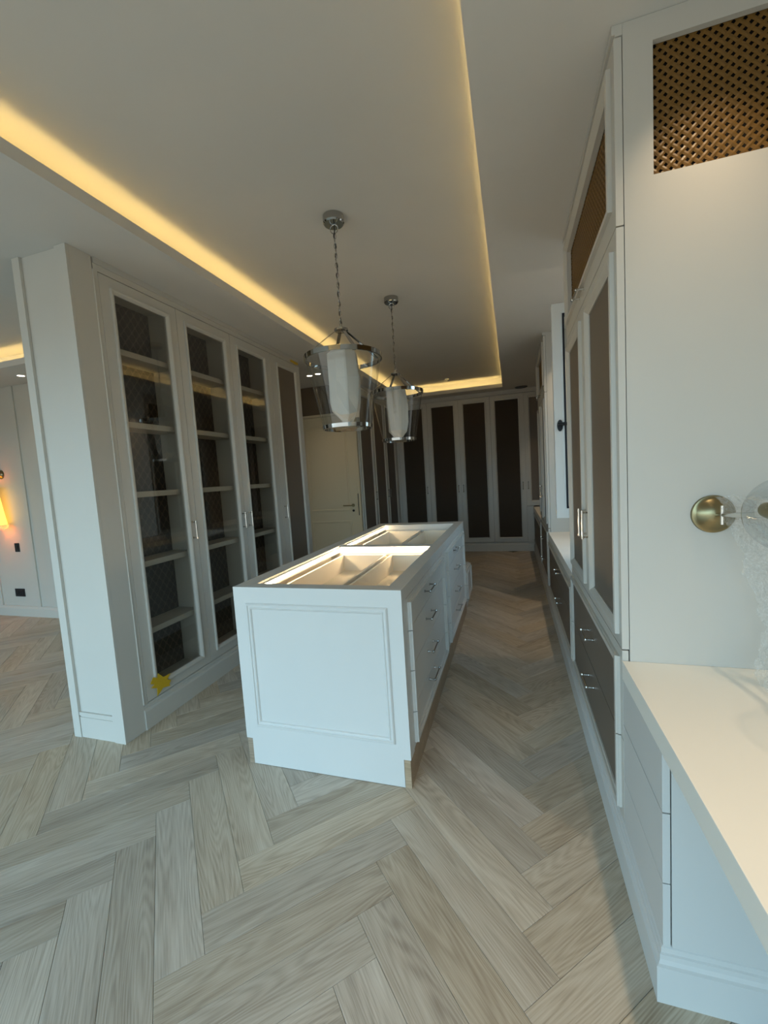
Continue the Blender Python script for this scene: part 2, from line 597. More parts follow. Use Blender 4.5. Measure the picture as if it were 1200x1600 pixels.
# ------------------------------------------------------------------ shell: herringbone floor
floor = MB().box(-8.1, 1.2, -2.1, 8.34, -0.06, -0.013).build('floor', 'subfloor')
floor['kind'] = 'structure'
floor['_org'] = [0, 0, 0]
PL, PW, G = 0.748, 0.1425, 0.0005
def plank_verts():
    hx, hy, c = PL / 2 - G, PW / 2 - G, 0.0009
    v = []
    for z, k in ((-0.0125, 0), (-c, 0), (0.0, c)):
        v += [(-hx + k, -hy + k, z), (hx - k, -hy + k, z), (hx - k, hy - k, z), (-hx + k, hy - k, z)]
    f = [(8, 9, 10, 11)]
    for L in (0, 4):
        for k in range(4):
            j = (k + 1) % 4
            f.append((L + k, L + j, L + 4 + j, L + 4 + k))
    return v, f
pv, pf = plank_verts()
plank_me = bpy.data.meshes.new('plank')
plank_me.from_pydata(pv, [], pf)
plank_me.materials.append(M['oak'])
R2 = math.sqrt(0.5)
FX, FY = -2.034, 0.946
def ab(a, b_):
    return FX + (a - b_) * R2, FY + (a + b_) * R2
BLOCK = [(-1.381, -0.492, 1.76, 4.30, 0.95), (-2.62, XL, 1.74, 4.25, 2.8), (0.34, 1.05, 1.2, 7.6, 0.77)]
def hidden(x, y):
    for (x0, x1, y0, y1, h) in BLOCK:
        for k in range(1, 60):
            s_ = k / 60
            px, py, pz = x * s_, y * s_, CAM_H * (1 - s_)
            if x0 < px < x1 and y0 < py < y1 and pz < h:
                return True
    return False
planks = []
for j in range(-8, 8):
    for i in range(-60, 70):
        for typ in 'HV':
            ca, cb = j * PL + i * PW, -j * PL + i * PW
            if typ == 'H':
                x, y = ab(ca + PL / 2, cb + PW / 2); rot = math.pi / 4
            else:
                x, y = ab(ca + PL + PW / 2, cb + PW - PL / 2); rot = 3 * math.pi / 4
            if not (-7.6 < x < 0.72 and -1.95 < y < 7.75):
                continue
            if x < -3.05 and y > 3.98 or x < -2.4 and y > YDOOR:
                continue
            best, area = None, 0
            d = Vector((x, y, 0)) - Vector((0, 0, CAM_H))
            z = d.dot(FW)
            seen = False
            if z > 0.2:
                for sx in (-1, 0, 1):
                    ex, ey = x + sx * PL / 2 * math.cos(rot) * 0.95, y + sx * PL / 2 * math.sin(rot) * 0.95
                    e_ = Vector((ex, ey, 0)) - Vector((0, 0, CAM_H))
                    ez = e_.dot(FW)
                    if ez < 0.2: continue
                    u, v = 600 + F_PX * e_.dot(RT) / ez, 800 - F_PX * e_.dot(UP) / ez
                    if -40 < u < 1240 and 700 < v < 1640 and not hidden(ex, ey):
                        seen = True
                area = 1 / z ** 3
            planks.append((-(area if seen else area * 1e-4), x, y, rot))
planks.sort()
for k, (_, x, y, rot) in enumerate(planks[:300]):
    o = bpy.data.objects.new('plank', plank_me)
    o.location = (x, y, 0)
    o.rotation_euler = (0, 0, rot)
    o.parent = floor
    COL.objects.link(o)
jv, jf, juv, jt = [], [], [], []
for (_, x, y, rot) in planks[300:]:
    o_ = len(jv)
    c, s = math.cos(rot), math.sin(rot)
    tone = random.random()
    jv += [(x + c * p[0] - s * p[1], y + s * p[0] + c * p[1], p[2]) for p in pv]
    for fc in pf:
        jf.append([q + o_ for q in fc])
        juv += [(pv[q][0], pv[q][1]) for q in fc]
        jt += [tone] * len(fc)
me = bpy.data.meshes.new('plank_field')
me.from_pydata(jv, [], jf)
uv = me.uv_layers.new(name='UVMap')
for k, q in enumerate(juv):
    uv.data[k].uv = q
at = me.attributes.new('plank_tone', 'FLOAT', 'CORNER')
for k, q in enumerate(jt):
    at.data[k].value = q
me.materials.append(M['oak_joined'])
o = bpy.data.objects.new('plank_field', me)
o.parent = floor
o['kind'] = 'stuff'
COL.objects.link(o)

# ------------------------------------------------------------------ joinery builders (local frame: front plane y=0, -y towards the viewer)
MOULD = [(0, 0), (0, -0.012), (0.006, -0.014), (0.016, -0.011), (0.024, -0.003), (0.028, 0.004)]
def handle_v(tf, x, z0, z1, parent, y0=0.0, mat='nickel'):
    h = MB(tf)
    yb = y0 - 0.034
    h.tube([(x, yb, z0 - 0.010), (x, yb, z1 + 0.010)], 0.0042, 8)
    for z in (z0, z1):
        h.tube([(x, y0 - 0.0005, z), (x, yb - 0.006, z)], 0.0042, 8)
        h.lathe_local = None
        h.tube([(x, yb, z - 0.006), (x, yb, z + 0.006)], 0.0068, 10)
        h.tube([(x, y0 - 0.0005, z), (x, y0 - 0.005, z)], 0.0075, 10)
    return h.build('handle', mat, parent)
def handle_h(tf, x0, x1, z, parent, y0=0.0, mat='nickel'):
    h = MB(tf)
    yb = y0 - 0.034
    h.tube([(x0 - 0.012, yb, z), (x1 + 0.012, yb, z)], 0.0042, 8)
    for x in (x0, x1):
        h.tube([(x, y0 - 0.0005, z), (x, yb - 0.007, z)], 0.0042, 8)
        h.tube([(x - 0.006, yb, z), (x + 0.006, yb, z)], 0.0075, 10)
        h.tube([(x, y0 - 0.0005, z), (x, y0 - 0.005, z)], 0.0078, 10)
    return h.build('handle', mat, parent)

def door_leaf(tf, parent, x0, x1, z0, z1, p, infill, handle=None, mat='paint', mould=MOULD, thick=0.022, name='door', label=None, hmat='nickel'):
    """p = (px0,px1,pz0,pz1) visible infill; handle = (x, z0, z1)"""
    g = 0.0019
    x0, x1, z0, z1 = x0 + g, x1 - g, z0 + g, z1 - g
    w = mould[-1][0]
    d = MB(tf)
    ox0, ox1, oz0, oz1 = p[0] - w, p[1] + w, p[2] - w, p[3] + w
    prof = [(0, 0), (0, thick), ]
    # frame: sweep between outer rect and the moulding's outer rect
    o4 = [(x0, z0), (x1, z0), (x1, z1), (x0, z1)]
    i4 = [(p[0], p[2]), (p[1], p[2]), (p[1], p[3]), (p[0], p[3])]
    vs = [(x, 0, z) for x, z in o4] + [(x, 0, z) for x, z in i4] + [(x, thick, z) for x, z in o4] + [(x, thick, z) for x, z in i4]
    fs = []
    for k in range(4):
        j = (k + 1) % 4
        fs += [(k, j, 4 + j, 4 + k), (8 + k, 12 + k, 12 + j, 8 + j), (k, 8 + k, 8 + j, j), (4 + k, 4 + j, 12 + j, 12 + k)]
    d.add(vs, fs)
    o = d.build(name, mat, parent, label=label)
    o['_org'] = parent['_org']
    m_ = MB(tf)
    m_.ring(ox0, ox1, oz0, oz1, [(0, 0.0)] + mould[1:-1] + [(w, mould[-1][1]), (w, 0.0045)] + [(w * 0.5, 0.0)])
    m_.build('moulding', mat, o)
    if infill == 'glass':
        MB(tf).box(p[0], p[1], 0.008, 0.012, p[2], p[3]).build('pane', 'glass', o)
    elif infill:
        MB(tf).box(p[0], p[1], 0.005, 0.016, p[2], p[3]).build('panel', infill, o)
    if handle:
        handle_v(tf, handle[0], handle[1], handle[2], o, mat=hmat)
    return o

def drawer_bank(tf, parent, x0, x1, z_edges, mat, infill=None, handles=None, hz=None, mw=0.030, pad=0.03, proud=0.013, hname='handle', hmat='nickel'):
    """stack of drawers from z_edges (top to bottom) sharing one moulding frame that is cut at every joint"""
    n = len(z_edges) - 1
    for k in range(n):
        zt, zb = z_edges[k] - 0.0021, z_edges[k + 1] + 0.0021
        d = MB(tf).box(x0 + 0.0015, x1 - 0.0015, 0, 0.02, zb, zt).build('drawer', mat, parent, bevel=0.0008)
        d['_org'] = parent['_org']
        f = MB(tf)
        mt = zt - (pad if k == 0 else 0)
        mb_ = zb + (pad if k == n - 1 else 0)
        for xa, s in ((x0 + pad, 1), (x1 - pad, -1)):
            if 0 < k < n - 1 and s == -1:
                f.build('moulding', mat, d)
                f = MB(tf)
            f.prism([(xa, mb_), (xa + s * mw, mb_), (xa + s * mw, mt), (xa, mt)], 0.0, -proud * 0.55)
            f.prism([(xa + s * 0.004, mb_), (xa + s * mw * 0.6, mb_), (xa + s * mw * 0.6, mt), (xa + s * 0.004, mt)], -proud * 0.55, -proud)
        if k == 0:
            f.box(x0 + pad + mw, x1 - pad - mw, -proud * 0.55, 0, mt - mw, mt)
            f.box(x0 + pad + 0.018, x1 - pad - 0.018, -proud, -proud * 0.55, mt - mw * 0.6, mt - 0.004)
        if k == n - 1:
            f.box(x0 + pad + mw, x1 - pad - mw, -proud * 0.55, 0, mb_, mb_ + mw)
            f.box(x0 + pad + 0.018, x1 - pad - 0.018, -proud, -proud * 0.55, mb_ + 0.004, mb_ + mw * 0.6)
        f.build('moulding', mat, d)
        if infill:
            it = mt - (mw if k == 0 else 0)
            ib = mb_ + (mw if k == n - 1 else 0)
            MB(tf).box(x0 + pad + mw, x1 - pad - mw, -0.003, 0.0, ib, it).build('panel', infill, d)
        if handles:
            xm = handles[0]
            z = hz[k] if hz else (zt + zb) / 2
            handle_h(tf, xm - handles[1] / 2, xm + handles[1] / 2, z, d, y0=-0.003 if infill else 0, mat=hmat)

def woven(tf, parent, x0, x1, z0, z1, pitch, width, y, single_parts, seg_mat='bronze', amp=0.0012, thick=0.0008):
    """basket weave at 45 degrees clipped to a rectangle; strips pass over and under each other"""
    joined = MB(tf)
    cx, cz = (x0 + x1) / 2, (z0 + z1) / 2
    half = (x1 - x0 + z1 - z0) / 2
    N = int(half / (pitch * math.sqrt(2))) + 2
    for fam in (0, 1):
        d = Vector((R2, R2)) if fam == 0 else Vector((R2, -R2))
        nrm = Vector((-d.y, d.x))
        for k in range(-N * 2, N * 2 + 1):
            off = nrm * (k * pitch)
            lo, hi = -9, 9
            for c0, dd, a, b_ in ((off.x, d.x, x0 - cx, x1 - cx), (off.y, d.y, z0 - cz, z1 - cz)):
                t0, t1 = sorted(((a - c0) / dd, (b_ - c0) / dd))
                lo, hi = max(lo, t0), min(hi, t1)
            if hi - lo < pitch * 0.8:
                continue
            lo, hi = lo + width * 0.45, hi - width * 0.45
            if hi - lo < 0.008: continue
            st = pitch / 2
            ts = [lo] + [q * st for q in range(math.ceil(lo / st), math.floor(hi / st) + 1) if lo + 1e-4 < q * st < hi - 1e-4] + [hi]
            vs, fs = [], []
            for t_ in ts:
                ph = math.pi * t_ / pitch
                zo = amp * math.cos(ph) * (1 if (k % 2 == 0) else -1) * (1 if fam == 0 else -1)
                c = off + d * t_
                for sgn in (-1, 1):
                    q = c + nrm * (sgn * width / 2)
                    vs.append((cx + q.x, y + zo - thick, cz + q.y))
                q = c
                vs.append((cx + q.x, y + zo - thick - width * 0.12, cz + q.y))
            for i in range(len(ts) - 1):
                p = i * 3
                fs += [(p, p + 3, p + 5, p + 2), (p + 2, p + 5, p + 4, p + 1), (p + 1, p + 4, p + 3, p)]
            if single_parts:
                MB(tf).add(vs, fs).build('strip', seg_mat, parent)
            else:
                joined.add(vs, fs)
    if not single_parts:
        joined.build('woven_strips', seg_mat, parent, kind='stuff')

PLINTH = [(0, 0), (0.020, 0), (0.020, 0.112), (0.017, 0.122), (0.010, 0.128), (0.010, 0.146), (0.004, 0.154), (0, 0.154)]

# ------------------------------------------------------------------ pilaster at the end of the left cabinets
pil = thing('pilaster', (-2.4, 1.81, 0), 'pale panelled pilaster ending the glazed cabinets, floor to ceiling, next to the lounge opening', 'pilaster')
YP = 1.740
MB().box(-2.607, XL, YP + 0.016, 1.882, 0, ZC - 0.001).build('core', 'paint', pil)
MB().box(XL - 0.082, XL, YP, YP + 0.0158, 0, ZC - 0.001).build('stile', 'paint', pil, bevel=0.001)
MB().box(-2.607, -2.552, YP, YP + 0.0158, 0, ZC - 0.001).build('stile', 'paint', pil, bevel=0.001)
b = MB(face_minus_y(YP + 0.016))
b.prism([(-2.551, 0), (XL - 0.083, 0), (XL - 0.083, 0.128), (-2.551, 0.128)], 0, -0.010)
b.prism([(-2.551, 0.128), (XL - 0.083, 0.128), (XL - 0.083, 0.140), (-2.551, 0.140)], 0, -0.006)
b.prism([(-2.551, 0.140), (XL - 0.083, 0.140), (XL - 0.083, 0.160), (-2.551, 0.160)], 0, -0.012)
b.build('skirting', 'paint', pil)
MB().lathe((XL, 1.886, 0), [(0.005, 0.16), (0.005, ZC - 0.07)], 8).build('corner_bead', 'paint', pil)

# ------------------------------------------------------------------ left run: three glazed doors and one leather door
TL = face_plus_x(XL)
EDG = [1.914, 2.488, 3.070, 3.677, 4.248]
GL = [(2.007, 2.392), (2.582, 2.980), (3.172, 3.556), (3.812, 4.146)]
DZ0, DZ1, GZ0, GZ1 = 0.160, 2.717, 0.250, 2.626
CB = 0.240                                        # depth of the cabinets behind their fronts
SHELF_Z = (2.300, 1.862, 1.426, 0.981, 0.547)
def left_unit(i0, i1, name, label, cat, shelves=True, group=None):
    y0, y1 = EDG[i0], EDG[i1]
    c = thing(name, (XL - 0.2, (y0 + y1) / 2, 0), label, cat, group)
    t_ = 0.018
    b = MB(TL)
    b.box(y0 + 0.001, y0 + t_, 0.024, CB, 0.157, 2.72)
    b.box(y1 - t_, y1 - 0.001, 0.024, CB, 0.157, 2.72)
    for k in range(i0 + 1, i1):
        b.box(EDG[k] - t_ / 2, EDG[k] + t_ / 2, 0.024, CB - 0.013, 0.18, 2.695)
    b.box(y0 + t_, y1 - t_, 0.024, CB, 0.157, 0.179)
    b.box(y0 + t_, y1 - t_, 0.024, CB, 2.696, 2.72)
    b.build('carcass', 'paint', c)
    MB(TL).box(y0 + t_, y1 - t_, CB - 0.012, CB, 0.18, 2.695).build('back_panel', 'wallpaper' if shelves else 'paint', c)
    for k in range(i0, i1):
        gl = GL[k]
        lf = (t_ if k == i0 else t_ / 2)
        rt = (t_ if k == i1 - 1 else t_ / 2)
        hx = EDG[k + 1] - 0.048 if k in (0, 1) else EDG[k] + 0.046
        door_leaf(TL, c, EDG[k], EDG[k + 1], DZ0, DZ1, (gl[0], gl[1], GZ0, GZ1), 'glass' if shelves else 'taupe',
                  (hx, 1.110, 1.222), label=None)
        if shelves:
            for z in SHELF_Z:
                MB(TL).box(EDG[k] + lf + 0.0005, EDG[k + 1] - rt - 0.0005, 0.050, CB - 0.0125, z, z + 0.036).build('shelf', 'paint', c, bevel=0.001)
    return c
left_unit(0, 1, 'display_cabinet', 'glazed single-door display cabinet nearest the pilaster, with yellow tape on its corner', 'cabinet', group='glazed cabinets on the left')
left_unit(1, 3, 'display_cabinet', 'glazed two-door display cabinet in the middle of the left run', 'cabinet', group='glazed cabinets on the left')
left_unit(3, 4, 'wardrobe', 'narrow taupe-panelled wardrobe ending the left run, right of the glazed doors', 'wardrobe', False)
# continuous plinth and top rail
b = MB()
b.sweep_rail([(XL - 0.012, 1.883), (XL - 0.012, 4.252), (XL - 0.3, 4.252)], PLINTH)
b.box(XL - 0.30, XL - 0.0125, 1.886, 4.25, 0, 0.1535)
o = b.build('baseboard_left', 'paint'); o['kind'] = 'structure'
b = MB()
b.box(XL - 0.40, XL - 0.004, 1.892, 4.252, 2.7215, ZC - 0.001)
b.box(XL - 0.004, XL + 0.004, 1.892, 4.252, 2.758, ZC - 0.001)
o = b.build('trim_1', 'paint'); o['kind'] = 'structure'
o = MB().box(XL - 0.39, XL - 0.001, 4.2495, 4.268, 0.157, 2.7205).build('trim_2', 'paint'); o['kind'] = 'structure'
o = MB().box(XL - 0.02, XL, 1.883, 1.9135, 0.157, 2.7205).build('trim_3', 'paint'); o['kind'] = 'structure'

# yellow tape
b = MB(TL)
ty, tz = 2.018, 0.243
pts = []
for k, r_ in enumerate((0.075, 0.036, 0.062, 0.030, 0.070, 0.034, 0.070, 0.032, 0.066, 0.036)):
    an = math.radians(100 + 36 * k)
    pts.append((ty - 0.004 + r_ * math.cos(an) * 1.3, tz - 0.008 + r_ * math.sin(an)))
b.prism(pts, -0.0185, -0.0150)
b.prism([(ty - 0.088, tz + 0.03), (ty - 0.062, tz + 0.062), (ty + 0.070, tz - 0.022), (ty + 0.044, tz - 0.052)], -0.0205, -0.0186)
tag(b.build('tape', 'tape'), 'yellow masking tape star stuck on the lower corner of the first glazed door', 'tape')
b = MB(TL)
b.prism([(4.075, 2.728), (4.240, 2.728), (4.244, 2.752), (4.08, 2.755)], -0.0062, -0.0045)
b.prism([(4.14, 2.722), (4.20, 2.722), (4.205, 2.750), (4.145, 2.750)], -0.0072, -0.0063)
tag(b.build('tape', 'tape'), 'short yellow tape strip on the top rail above the taupe door', 'tape')

# ------------------------------------------------------------------ cream door
dr = shell('door_1', (-2.5, YDOOR, 0))
TD = face_minus_y(YDOOR)
b = MB(TD)
b.box(-3.019, -2.945, -0.012, 0.03, 0, 2.384)
b.box(-2.945, -2.085, -0.012, 0.03, 2.352, 2.384)
b.box(-2.085, -2.045, -0.012, 0.03, 0, 2.384)
b.build('door_frame', 'cream_door', dr, bevel=0.002)
lf = MB(TD).box(-2.942, -2.088, 0.0, 0.030, 0.006, 2.349).build('door_leaf', 'cream_door', dr, bevel=0.002)
lf['_org'] = dr['_org']
for z0, z1 in ((0.16, 0.86), (1.0, 2.22)):
    MB(TD).ring(-2.84, -2.20, z0, z1, [(0, 0), (0.004, -0.007), (0.022, -0.007), (0.032, 0.0)]).build('moulding', 'cream_door', lf)
hb = MB(TD)
hb.tube([(-2.165, 0, 1.075), (-2.165, -0.05, 1.075)], 0.009, 10)
hb.tube([(-2.160, -0.05, 1.075), (-2.300, -0.05, 1.078)], 0.0085, 10)
hb.tube([(-2.165, 0, 1.075), (-2.165, -0.008, 1.075)], 0.024, 16)
hb.build('lever_handle', 'brass', lf)
MB(TD).tube([(-2.165, 0, 1.0), (-2.165, -0.008, 1.0)], 0.017, 14).build('keyhole', 'black', lf)
MB(TD).box(-2.084, -2.074, -0.015, -0.0125, 0.93, 1.24).build('strike_plate', 'black', dr)

# ------------------------------------------------------------------ far left wardrobes (past the door)
TF = face_plus_x(XFAR)
FE = [5.575, 6.205, 6.860, 7.500]
def far_unit(i0, i1, label, group):
    c = thing('wardrobe', (XFAR - 0.3, (FE[i0] + FE[i1]) / 2, 0), label, 'wardrobe', group)
    b = MB(TF).box(FE[i0] + (0.09 if i0 == 0 else 0.001), FE[i1] - 0.001, 0.024, 0.55, 0.157, 2.72)
    b.build('carcass', 'paint', c)
    for k in range(i0, i1):
        hx = FE[k + 1] - 0.05 if k < 2 else FE[k] + 0.05
        door_leaf(TF, c, FE[k], FE[k + 1], DZ0, DZ1, (FE[k] + 0.075, FE[k + 1] - 0.085, GZ0, GZ1), 'taupe', (hx, 1.11, 1.222), hmat='chrome')
far_unit(0, 1, 'grey-brown panelled wardrobe with one door, right beside the cream door', 'wardrobes past the cream door')
far_unit(1, 3, 'grey-brown panelled two-door wardrobe in the far left corner', 'wardrobes past the cream door')
# ------------------------------------------------------------------ back wall wardrobes
TB = face_minus_y(YB)
BE = [-1.985, -1.434, -0.867, -0.324, 0.233, 0.80]
def back_unit(i0, i1, label, group='wardrobes on the end wall'):
    c = thing('wardrobe', ((BE[i0] + BE[i1]) / 2, YB + 0.3, 0), label, 'wardrobe', group)
    b = MB(TB)
    for k in range(i0, i1):
        b.box(BE[k] + (0.001 if k == i0 else 0), BE[k + 1] - (0.001 if k == i1 - 1 else 0), 0.024, 0.60, 0.792 if k == 4 else 0.157, 2.72)
    b.build('carcass', 'paint', c)
    for k in range(i0, i1):
        hx = BE[k + 1] - 0.05 if k in (0, 1, 3) else BE[k] + 0.035
        z0 = 0.793 if k == 4 else DZ0
        pz = 0.885 if k == 4 else GZ0
        door_leaf(TB, c, BE[k], BE[k + 1], z0, DZ1, (BE[k] + 0.088, BE[k + 1] - 0.092, pz, GZ1), 'taupe' if k == 4 else 'taupe_low_light', (hx, 1.09, 1.205), hmat='chrome')
back_unit(0, 1, 'one-door wardrobe with shade-darkened taupe panels in the left corner of the end wall')
back_unit(1, 3, 'two-door wardrobe with shade-darkened taupe panels in the middle of the end wall')
back_unit(3, 5, 'end wall wardrobe on the right, whose last door stops above the worktop')
b = MB()
b.sweep_rail([(XFAR - 0.3, 5.573), (XFAR - 0.012, 5.573), (XFAR - 0.012, YB + 0.012), (XR - 0.004, YB + 0.012)], PLINTH)
b.box(XFAR - 0.5, XFAR - 0.0125, 5.576, 8.2, 0, 0.1535)
b.box(XFAR - 0.0125, XR - 0.004, YB + 0.0125, 8.2, 0, 0.1535)
o = b.build('baseboard_back', 'paint'); o['kind'] = 'structure'
b = MB()
b.box(XFAR - 0.55, XFAR - 0.004, 5.576, 8.2, 2.7215, ZC - 0.001)
b.box(XFAR - 0.004, 1.04, YB + 0.004, 8.2, 2.7215, ZC - 0.001)
b.box(XFAR - 0.004, XFAR + 0.008, 5.576, YB + 0.004, 2.752, ZC - 0.001)
b.box(XFAR + 0.008, 0.33, YB - 0.008, YB + 0.004, 2.752, ZC - 0.001)
o = b.build('trim_4', 'paint'); o['kind'] = 'structure'
o = MB().box(XFAR - 0.02, XFAR, 7.502, YB + 0.02, 0.157, 2.7205).build('trim_5', 'paint'); o['kind'] = 'structure'
o = MB().box(XFAR + 0.001, -1.987, YB + 0.001, YB + 0.02, 0.157, 2.7205).build('trim_6', 'paint'); o['kind'] = 'structure'
o = MB().box(0.235, XR - 0.006, YB + 0.002, YB + 0.022, 0.157, 0.790).build('trim_7', 'paint'); o['kind'] = 'structure'

# ------------------------------------------------------------------ right run
TR = face_minus_x(XR)
CT, CTH = 0.773, 0.066
XW = 1.048
MOULD_R = [(0, 0), (0, -0.014), (0.012, -0.016), (0.020, -0.012), (0.032, -0.003), (0.038, 0.004)]
def tall_cabinet(y0, y1, label, single_strips, side_grille):
    c = thing('tall_cabinet', (XR + 0.35, (y0 + y1) / 2, 0), label, 'cabinet', 'tall cabinets on the right')
    ym = (y0 + y1) / 2
    X = lambda y: -y
    b = MB()
    b.box(XR + 0.036, XW, y0 + 0.019, y1 - 0.001, 0.157, 2.245)
    b.box(XR + 0.024, XW, y1 - 0.019, y1 - 0.001, 2.245, 2.757)
    b.box(XR + 0.04, XW, y0 + 0.05, y1 - 0.02, 2.735, 2.757)
    b.box(XR + 0.62, XW, y0 + 0.019, y1 - 0.02, 2.245, 2.70)
    b.build('carcass', 'paint', c)
    # side panel facing the camera, with a hole for the woven grille
    h = (XR + 0.105, XR + 0.585, 2.336, 2.716) if side_grille else None
    s = MB()
    if h:
        s.box(XR + 0.024, h[0], y0, y0 + 0.018, 0.157, ZC - 0.001)
        s.box(h[1], XW, y0, y0 + 0.018, 0.157, ZC - 0.001)
        s.box(h[0], h[1], y0, y0 + 0.018, 0.157, h[2])
        s.box(h[0], h[1], y0, y0 + 0.018, h[3], ZC - 0.001)
    else:
        s.box(XR + 0.024, XW, y0, y0 + 0.018, 0.157, ZC - 0.001)
    s.build('side_panel', 'paint', c)
    if h:
        gr = MB(face_minus_y(y0)).box(h[0] - 0.012, h[1] + 0.012, 0.034, 0.036, h[2] - 0.012, h[3] + 0.012).build('grille', 'dark_void', c)
        gr['_org'] = c['_org']
        woven(face_minus_y(y0), gr, h[0] - 0.012, h[1] + 0.012, h[2] - 0.012, h[3] + 0.012, 0.0203, 0.0114, 0.0225, single_strips)
    t_ = MB()
    t_.box(XR + 0.004, XW, y0 + 0.0185, y1, 2.758, ZC - 0.001)
    t_.box(XR - 0.006, XR + 0.004, y0 + 0.0, y1, 2.764, ZC - 0.001)
    t_.box(XR + 0.004, XR + 0.0235, y0, y0 + 0.0185, 2.758, ZC - 0.001)
    t_.build('cornice', 'paint', c)
    # top flap with woven grille
    up = door_leaf(TR, c, X(y1), X(y0), 2.207, 2.757, (X(y1 - 0.105), X(y0 + 0.085), 2.315, 2.672), None, None, mould=MOULD_R, name='top_door')
    MB(TR).box(X(y1 - 0.105), X(y0 + 0.085), 0.034, 0.036, 2.315, 2.672).build('grille_backing', 'dark_void', up)
    woven(TR, up, X(y1 - 0.105) - 0.01, X(y0 + 0.085) + 0.01, 2.305, 2.682, 0.0203, 0.0106, 0.0262, False)
    handle_h(TR, X(ym + 0.10) , X(ym - 0.02), 2.258, up)
    w = (y1 - y0) / 2
    door_leaf(TR, c, X(ym), X(y0), 0.812, 2.206, (X(ym - 0.115), X(y0 + 0.075), 0.893, 2.110), 'taupe', (X(ym - 0.052), 1.115, 1.232), mould=MOULD_R)
    door_leaf(TR, c, X(y1), X(ym), 0.812, 2.206, (X(y1 - 0.095), X(ym + 0.115), 0.893, 2.110), 'taupe', (X(ym + 0.052), 1.115, 1.232), mould=MOULD_R)
    drawer_bank(TR, c, X(y1), X(y0), [0.811, 0.478, 0.158], 'paint', 'taupe', (X(ym - 0.03), 0.13), [0.628, 0.392], mw=0.036, pad=0.036, proud=0.016)
    return c
T1 = (1.570, 2.835)
T2 = (4.610, 5.730)
tall_cabinet(*T1, 'nearest tall cabinet with a woven bronze grille in its white side, behind the wall lamp', True, True)
tall_cabinet(*T2, 'farther tall cabinet on the right, past the open window', False, False)

# base units below the worktops
def base_unit(y0, y1, label, edges, handle_y, hz):
    c = thing('drawer_unit', (XR + 0.35, (y0 + y1) / 2, 0), label, 'drawer unit', 'base units on the right')
    MB().box(XR + 0.021, XW, y0 + 0.001, y1 - 0.001, 0.157, CT - CTH - 0.001).build('carcass', 'paint', c)
    drawer_bank(TR, c, -(y1 - 0.001), -(y0 + 0.001), edges, 'paint', 'taupe', (-handle_y, 0.13) if handle_y else None, hz, mw=0.034, pad=0.03, proud=0.014)
    return c
base_unit(T1[1] + 0.001, T2[0] - 0.001, 'two-drawer taupe-fronted base unit under the window worktop', [0.705, 0.470, 0.158], 3.55, [0.61, 0.37])
base_unit(T2[1] + 0.001, YB - 0.001, 'farthest base unit on the right, running into the end wall', [0.705, 0.158], None, None)
# desk drawers
dk = thing('drawer_unit', (XR + 0.35, 1.37, 0), 'plain pale three-drawer unit under the near cream worktop', 'drawer unit', 'base units on the right')
YD0, YD1 = 1.170, 1.568
MB().box(XR + 0.0215, XW, YD0 + 0.001, YD1, 0.157, CT - CTH - 0.001).build('carcass', 'desk', dk)
for zt, zb in ((0.705, 0.5445), (0.5405, 0.3435), (0.3405, 0.158)):
    MB().box(XR, XR + 0.018, YD0, YD1 - 0.001, zb, zt).build('drawer', 'desk', dk, bevel=0.0008)

def worktop(y0, y1, label):
    o = MB().box(XR - 0.001, XW, y0, y1, CT - CTH, CT).build('worktop', 'counter', None, bevel=0.0012)
    return tag(o, label, 'worktop', 'cream worktops on the right')
worktop(-0.55, T1[0] - 0.001, 'long cream worktop in the near right corner, brightly lit under the brass lamp')
worktop(T1[1] + 0.001, T2[0] - 0.001, 'cream worktop under the open window, between the two tall cabinets')
worktop(T2[1] + 0.001, YB - 0.001, 'small cream worktop in the far right corner before the end wall')
MB_ = MB()
PR = [(0, 0), (0.024, 0), (0.024, 0.106), (0.018, 0.110), (0.014, 0.120), (0.014, 0.134), (0.010, 0.137), (0.009, 0.150), (0.003, 0.156), (0, 0.156)]
MB_.sweep_rail([(XR + 0.006, YB + 0.010), (XR + 0.006, YD0 + 0.012), (XW, YD0 + 0.012)], PR)
MB_.box(XR + 0.0065, XW, YD0 + 0.0125, YB - 0.01, 0, 0.1555)
o = MB_.build('baseboard_right', 'desk'); o['kind'] = 'structure'

# ------------------------------------------------------------------ open casement window
wy = 3.195
win = shell('window_1', (1.05, 3.7, 1.06))
b = MB()
b.box(1.06, 1.13, 2.955, 3.015, 1.015, 2.645)
b.box(1.06, 1.13, 3.675, 3.735, 1.015, 2.645)
b.box(1.06, 1.13, 3.015, 3.675, 1.015, 1.075)
b.box(1.06, 1.13, 3.015, 3.675, 2.585, 2.645)
b.build('window_frame', 'upvc', win, bevel=0.003)
# sash hinged on the near jamb and opened at right angles into the room
SX0, SX1, SZ0, SZ1, ST = 0.298, 1.045, 1.085, 2.560, 0.068
b = MB(face_minus_y(wy))
b.ring(SX0, SX1, SZ0, SZ1, [(0, 0.0), (ST - 0.012, 0.0), (ST, 0.006), (ST, 0.056), (0, 0.056)])
sash = b.build('sash', 'upvc', win, bevel=0.002)
sash['_org'] = win['_org']
MB(face_minus_y(wy)).ring(SX0 + ST, SX1 - ST, SZ0 + ST, SZ1 - ST, [(0, 0.004), (0.012, 0.004), (0.012, 0.05), (0, 0.05)]).build('gasket', 'gasket', sash)
MB(face_minus_y(wy)).box(SX0 + ST + 0.012, SX1 - ST - 0.012, 0.022, 0.030, SZ0 + ST + 0.012, SZ1 - ST - 0.012).build('pane', 'window_glass', sash)
hb = MB(face_minus_y(wy))
hx, hz_ = SX0 + 0.036, 1.742
